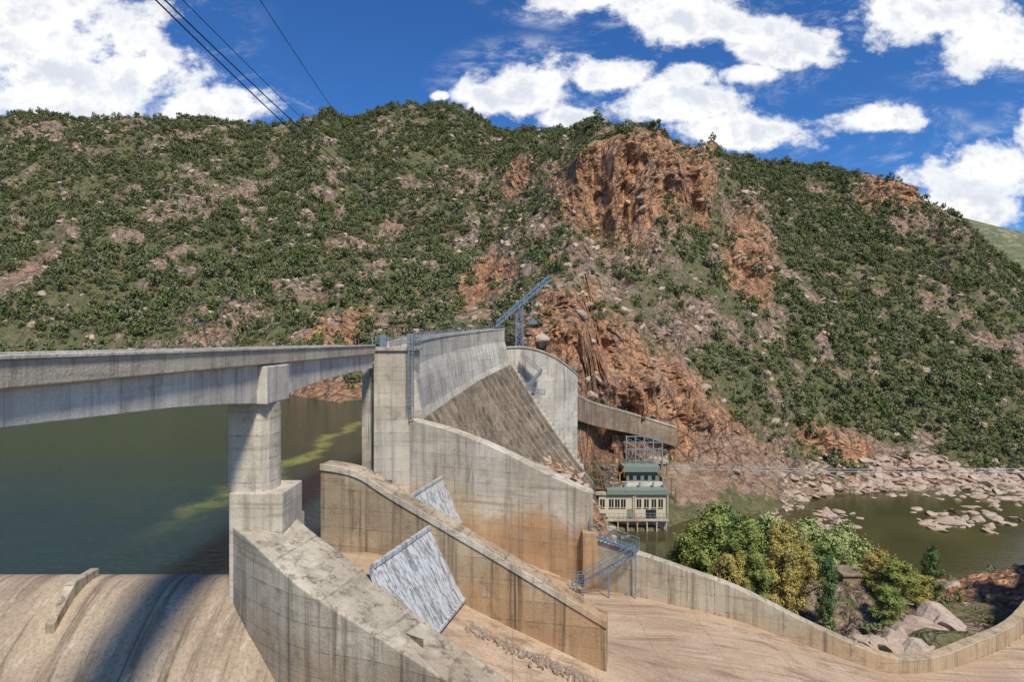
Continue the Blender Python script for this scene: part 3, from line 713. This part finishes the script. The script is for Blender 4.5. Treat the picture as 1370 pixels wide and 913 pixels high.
def cable(name,a,b,sag,r,n=24,mat='cable'):
    cu_=bpy.data.curves.new(name,'CURVE');cu_.dimensions='3D';cu_.bevel_depth=r;cu_.bevel_resolution=1
    s=cu_.splines.new('POLY');s.points.add(n)
    a=Vector(a);b=Vector(b)
    for i in range(n+1):
        f=i/n;p=a+(b-a)*f;p.z-=sag*4*f*(1-f);s.points[i].co=(*p,1)
    cu_.materials.append(M[mat]);o=bpy.data.objects.new(name,cu_);link(o)
cable('overhead_cable',P(188,-20,60),P(565,312,330),4,.09);cable('overhead_cable',P(200,-20,60),P(575,305,330),4,.09)
cable('overhead_cable',P(225,-20,60),P(560,290,330),3,.05);cable('overhead_cable',P(335,-20,60),P(545,265,330),4,.05)
cable('river_cable',P(895,628,190),P(1500,632,150),.6,.11,24,'galvcable');cable('river_cable',P(895,624,190),P(1500,626,152),.9,.09,24,'galvcable')

# ------------------------------------------------------------ foliage + boulders
def nz_(a): return a/(np.linalg.norm(a,axis=1)[:,None]+1e-9)
def quads(C,size,aspect=1.0,droop=0,r=rng,N=None):
    n=len(C);a=r.normal(size=(n,3));
    if droop: a=a*np.array([1,1,.5]);a[:,2]-=droop
    a=nz_(a)
    if N is not None: b=nz_(np.cross(N,a));a=nz_(np.cross(b,N)) if not droop else a
    else: b=nz_(np.cross(a,r.normal(size=(n,3))))
    s=(size*(.6+.8*r.random(n)))[:,None];a=a*s;b=b*s*aspect
    V=np.stack([C-a-b*.6,C+a*.2-b,C+a+b*.5,C-a*.3+b],1).reshape(-1,3)
    return V,np.arange(n*4).reshape(n,4)
def tube(p,q,r0,r1,n=5):
    p=np.array(p,float);q=np.array(q,float);d=q-p;d/=np.linalg.norm(d)+1e-9
    a=np.cross(d,[.3,.9,.1]);a/=np.linalg.norm(a);b=np.cross(d,a)
    an=np.arange(n)*2*math.pi/n;ring=np.cos(an)[:,None]*a+np.sin(an)[:,None]*b
    V=np.concatenate([p+ring*r0,q+ring*r1]);Fq=np.array([[i,(i+1)%n,n+(i+1)%n,n+i] for i in range(n)]);return V,Fq
def combine(name,parts,mats,dolink=False):
    Vs=[];Fs=[];mi=[];o=0
    for V,Fq,m in parts: Vs.append(V);Fs.append(Fq+o);mi+= [m]*len(Fq);o+=len(V)
    return mesh_np(name,np.concatenate(Vs),np.concatenate(Fs),mats,False,None,mi,dolink)
scrubcol=bpy.data.collections.new('scrub_variants');rockcol=bpy.data.collections.new('boulder_variants')
for k in range(8):
    parts=[];tall=k>=5
    nc_=4 if not tall else 5;cs=rng.normal(size=(nc_,3))*np.array([.22,.22,.13])+np.array([0,0,.66 if tall else .38])
    C=[];Nn=[]
    for c in cs:
        n=24;d=rng.normal(size=(n,3));d=nz_(d);d[:,2]=d[:,2]*.9-.05;C.append(c+d*np.array([.25,.25,.24])*(.7+.5*rng.random()));Nn.append(nz_(d+np.array([0,0,.35])+.45*rng.normal(size=(n,3))))
    C=np.concatenate(C);V,Fq=quads(C,.095,.75,0,rng,np.concatenate(Nn));parts.append((V,Fq,0))
    if tall:
        V,Fq=tube((0,0,-.1),cs[0],.02,.01,3);parts.append((V,Fq,1))
    o=combine('scrub_%d'%k,parts,[M['scrub'],M['gumbark']]);scrubcol.objects.link(o)
import bmesh
for k in range(5):
    bm=bmesh.new();bmesh.ops.create_icosphere(bm,subdivisions=3,radius=1)
    off=rng.random(3)*50;pl=[Vector(rng.normal(size=3)).normalized() for _ in range(9)]
    for v in bm.verts:
        p=v.co.copy()
        for q in pl:
            dd=p.dot(q)
            if dd>.62: p-=q*(dd-.62)
        p=p*(1+.25*(float(fbm(np.array([p.x*2+off[0]]),np.array([p.y*2+off[1]]),np.array([p.z*2+off[2]]),3)[0])-.5));p.z*=.75;v.co=p
    me=bpy.data.meshes.new('boulder_%d'%k);bm.to_mesh(me);bm.free();me.materials.append(M['rock'] if k<3 else M['rockpale']);rockcol.objects.link(bpy.data.objects.new('boulder_%d'%k,me))
def scatter(name,pts,scl,rot,pick,coll):
    me=bpy.data.meshes.new(name);pts=np.asarray(pts,np.float32);me.vertices.add(len(pts));me.vertices.foreach_set('co',pts.ravel())
    a=me.attributes.new('scl','FLOAT_VECTOR','POINT');a.data.foreach_set('vector',np.asarray(scl,np.float32).ravel())
    a=me.attributes.new('rot','FLOAT_VECTOR','POINT');a.data.foreach_set('vector',np.asarray(rot,np.float32).ravel())
    a=me.attributes.new('pick','INT','POINT');a.data.foreach_set('value',np.asarray(pick,np.int32))
    o=bpy.data.objects.new(name,me);link(o)
    g=bpy.data.node_groups.new(name+'_gn','GeometryNodeTree')
    g.interface.new_socket('Geometry',in_out='INPUT',socket_type='NodeSocketGeometry');g.interface.new_socket('Geometry',in_out='OUTPUT',socket_type='NodeSocketGeometry')
    N=g.nodes;gi=N.new('NodeGroupInput');go=N.new('NodeGroupOutput');ci=N.new('GeometryNodeCollectionInfo');ci.inputs['Collection'].default_value=coll
    ci.inputs['Separate Children'].default_value=True;ci.inputs['Reset Children'].default_value=True
    ip=N.new('GeometryNodeInstanceOnPoints');ip.inputs['Pick Instance'].default_value=True
    def na(nm,ty):
        n=N.new('GeometryNodeInputNamedAttribute');n.data_type=ty;n.inputs['Name'].default_value=nm;return n.outputs['Attribute']
    L=g.links;L.new(gi.outputs[0],ip.inputs['Points']);L.new(ci.outputs[0],ip.inputs['Instance']);L.new(na('pick','INT'),ip.inputs['Instance Index'])
    L.new(na('rot','FLOAT_VECTOR'),ip.inputs['Rotation']);L.new(na('scl','FLOAT_VECTOR'),ip.inputs['Scale']);L.new(ip.outputs[0],go.inputs[0])
    md=o.modifiers.new('scatter','NODES');md.node_group=g;return o
Pv=verts.reshape(NR,NU,3);e1=Pv[1:,:-1]-Pv[:-1,:-1];e2=Pv[:-1,1:]-Pv[:-1,:-1];cr_=np.cross(e2,e1);area=np.linalg.norm(cr_,axis=2)
nzc=np.abs(cr_[...,2])/(area+1e-9)
horiz=area*nzc
cl_=cliff[:-1,:-1];rk=np.maximum(cliff,rock)[:-1,:-1];rpc=RP[:-1,:-1];uc=UU[:-1,:-1];vc=VV[:-1,:-1];bc=bare[:-1,:-1]
dens=fbm(XX/18,YY/18,ZZ/18,3)[:-1,:-1]
base=horiz*(rpc>1.35)*(rpc<7.25)*(uc>-120)*(uc<1440)
right=np.clip((uc-930)/150,0,1)
lowc=np.exp(-(((uc-820)/110)**2+((vc-510)/70)**2))
wv=base*np.clip(1.12-rk*1.1,.09,1)*np.clip((dens-.30)*4+right*.5,.22,1.1)*np.where(rpc<2,.3,1)*np.clip(1-bc*1.6,.01,1)*np.clip(1-lowc*.8,.1,1)*np.clip(1-cl_*.7,.2,1)
def pickcells(wt,n):
    p=(wt/wt.sum()).ravel();ci=rng.choice(p.size,n,p=p);r,c=np.divmod(ci,NU-1);a=rng.random((n,1));b=rng.random((n,1))
    q=Pv[r,c]*(1-a)*(1-b)+Pv[r+1,c]*a*(1-b)+Pv[r,c+1]*(1-a)*b+Pv[r+1,c+1]*a*b;return q,r,c
n=54000;q,r,c=pickcells(wv,n)
tallm=rng.random(n)<.16;pick=np.where(tallm,5+rng.integers(0,3,n),rng.integers(0,5,n))
s=np.where(tallm,3.2+2.8*rng.random(n),1.5+2.6*rng.random(n)**1.6)
scl=np.stack([s,s,s*np.where(tallm,1.15,1.0)],1);rot=np.zeros((n,3));rot[:,2]=rng.random(n)*6.28
scatter('hillside_scrub',q-np.array([0,0,.2]),scl,rot,pick,scrubcol)
n=7000;wr=base*np.clip(.15+rk*1.1,0,1)*(1-.85*cl_)*(1-.8*bc);q,r,c=pickcells(wr,n)
s=.7+2.2*rng.random(n)**3;scl=np.stack([s*(.8+.5*rng.random(n)),s,s*(.7+.5*rng.random(n))],1);rot=rng.random((n,3))*np.array([.6,.6,6.28])
scatter('hillside_boulders',q-np.array([0,0,.3]),scl,rot,rng.integers(0,4,n),rockcol)
pl=[];sl=[]
wf=(horiz*((rpc>.95)&(rpc<1.75))*(uc>1040)*(uc<1560));q,r,c=pickcells(wf,1700);pl.append(q);sl.append(.5+2.4*rng.random(1700)**3)
def cluster(u,v,su,sv,n,s0,s1):
    uu=rng.normal(u,su,n);vv=rng.normal(v,sv,n);vv=np.clip(vv,640,800);d=59*F/(vv-457)
    pl.append(np.stack([(uu-685)/F*d,d,np.full(n,-59.4)],1));sl.append(s0+(s1-s0)*rng.random(n)**2)
cluster(1115,698,16,5,60,.6,2.8);cluster(1290,697,34,7,110,.7,3.2);cluster(1122,722,16,3,30,.4,2);cluster(1040,680,30,4,60,.6,2.6);cluster(970,688,30,3,50,.6,2.6);cluster(1370,668,40,6,90,.6,3.0);cluster(1230,662,50,3,70,.6,2.6)
cluster(820,716,12,4,60,.4,1.6)
n=900;bi=rng.integers(0,len(bank.data.vertices),n);bv=np.stack([GX,GY,bz],-1).reshape(-1,3)[bi];mk=(bv[:,2]>-60)&(bv[:,0]>24);pl.append(bv[mk]);sl.append((.3+1.3*rng.random(n)**3)[mk])
n=400;xx=rng.random(n)*26-2;yy=115+rng.random(n)*58;zz2=np.interp(xx,[-6,8,17,22,26,40],[-26,-28,-34,-46,-62,-75]);pl.append(np.stack([xx,yy,zz2],1));sl.append(.4+1.8*rng.random(n)**2)
n=26;xx=36+13*rng.random(n);yy=np.interp(xx,[34,39,45,55],[57,58,61,68])+1.5+3.5*rng.random(n);pl.append(np.stack([xx,yy,np.full(n,-31.6)],1));sl.append(.9+1.3*rng.random(n))
q=np.concatenate(pl);s=np.concatenate(sl);n=len(q)
scl=np.stack([s*(.8+.7*rng.random(n)),s,s*(.45+.3*rng.random(n))],1);rot=rng.random((n,3))*np.array([.5,.5,6.28]);scatter('river_boulders',q,scl,rot,rng.integers(0,5,n),rockcol)
n=300;f=rng.random(n);xx=-3.2+9.5*f+rng.normal(0,.35,n);yy=43.2-1.9*f+rng.normal(0,.35,n);zz2=np.interp(xx+.9,[-3.7,6.8,12],[-20.1,-24,-25.7])
s=.06+.22*rng.random(n)**2;scatter('chute_rubble',np.stack([xx,yy,zz2],1),np.stack([s,s,s],1),rng.random((n,3))*6,rng.integers(0,5,n),rockcol)
bi=rng.integers(0,GX.size,8000);bv=np.stack([GX,GY,bz],-1).reshape(-1,3)[bi];mk=(bv[:,2]>-58)&(bv[:,0]>26)&(bv[:,1]>66)&(bv[:,1]<140);bv=bv[mk][:500]
s=.8+1.6*rng.random(len(bv));rot=np.zeros((len(bv),3));rot[:,2]=rng.random(len(bv))*6;scatter('bank_shrubs',bv,np.stack([s,s,s*.8],1),rot,rng.integers(0,5,len(bv)),scrubcol)

def tree_mesh(k,conic,leafmat,seed,H=12,W=3.0):
    r=np.random.default_rng(seed);parts=[]
    pts=[np.array([0,0,-1.0])]
    for i in range(1,7): pts.append(np.array([r.normal(0,.12)*i*.5,r.normal(0,.12)*i*.5,H*.93*i/6]))
    for i in range(6):
        V,Fq=tube(pts[i],pts[i+1],.26*(1-i/6.6),.26*(1-(i+1)/6.6),7);parts.append((V,Fq,1))
    C=[];Nn=[]
    nl=46
    for i in range(nl):
        f=.08+.90*(i/nl);z=H*f;j=min(5,int(f*6));base_=pts[j]+(pts[j+1]-pts[j])*(f*6*1.0-j if f*6-j<1 else 1)
        a=r.random()*6.28+i*2.4
        if conic: L=W*(1-f)**.65*(.45+.75*r.random())+.4
        else: L=W*math.sin(math.pi*min(1,f*.8+.22))**.8*(.5+.7*r.random())+.2
        up=.75 if conic else .45
        tip=base_+np.array([math.cos(a)*L,math.sin(a)*L,L*up*(.4+.9*r.random())])
        V,Fq=tube(base_,tip,.06,.015,4);parts.append((V,Fq,1))
        for m_ in range(4):
            c=base_+(tip-base_)*(.35+.22*m_)+r.normal(0,.12,3);n=50
            d=r.normal(size=(n,3))*np.array([.32,.32,.36]);C.append(c+d*(.55+.33*W/3))
            Nn.append(nz_(nz_(d)+np.array([math.cos(a)*.8,math.sin(a)*.8,.6])+.6*r.normal(size=(n,3))))
    C=np.concatenate(C);V,Fq=quads(C,.19,.36,0,r,np.concatenate(Nn));parts.append((V,Fq,0))
    return combine('t%d'%k,parts,[leafmat,M['bark']]).data
TM=[tree_mesh(0,True,M['leafg'],1,12,3.1),tree_mesh(1,True,M['leafd'],2,12,2.6),tree_mesh(2,True,M['leafy'],3,12,3.2),tree_mesh(3,False,M['leaflime'],4,9,3.6),tree_mesh(4,True,M['leafg'],5,12,3.6)]
names=['she_oak_tree','she_oak_tree','she_oak_tree','gum_tree','she_oak_tree'];HH=[12,12,12,9,12]
def tree(u,vtop,vbase,d,k,ws=1.0):
    x=(u-685)/F*d;zt=(457-vtop)/F*d;iy=int(np.clip((d-57)/1.2,0,ny-1));ix=int(np.clip((x+6)/1.2,0,nx-1))
    zb=bz[iy,ix]
    h=zt-zb;o=bpy.data.objects.new(names[k],TM[k]);link(o);o.location=(x,d,zb-.1);s=h/(HH[k]*1.0);o.scale=(s*ws,s*ws,s);o.rotation_euler=(0,0,random.random()*6.28)
for a in [(962,670,0,84,0,1.1),(928,698,0,84,0,1.0),(1000,688,0,80,0,1.0),(940,720,0,78,4,.9),(985,682,0,92,1,1.1),(1030,684,0,94,3,1.0),(1055,696,0,88,2,1.05),(1040,718,0,78,2,.95),(1085,692,0,98,3,1.0),(1110,714,0,95,3,.95),(1135,700,0,102,3,.95),(1078,722,0,84,2,.95),(908,730,0,86,0,.8),(1108,734,0,76,1,.65),(1180,734,0,84,2,1.5),(1203,746,0,80,4,1.6),(1165,738,0,90,2,1.3),(1245,730,0,98,1,.95),(1226,764,0,84,2,1.7),(1015,734,0,76,4,.8),(1062,738,0,80,2,.8),(1282,790,0,86,4,1.0),(970,737,0,74,2,.8),(1190,782,0,76,4,1.5),(990,741,0,74,2,.7)]: tree(*a)
print('done',len(bpy.data.objects))
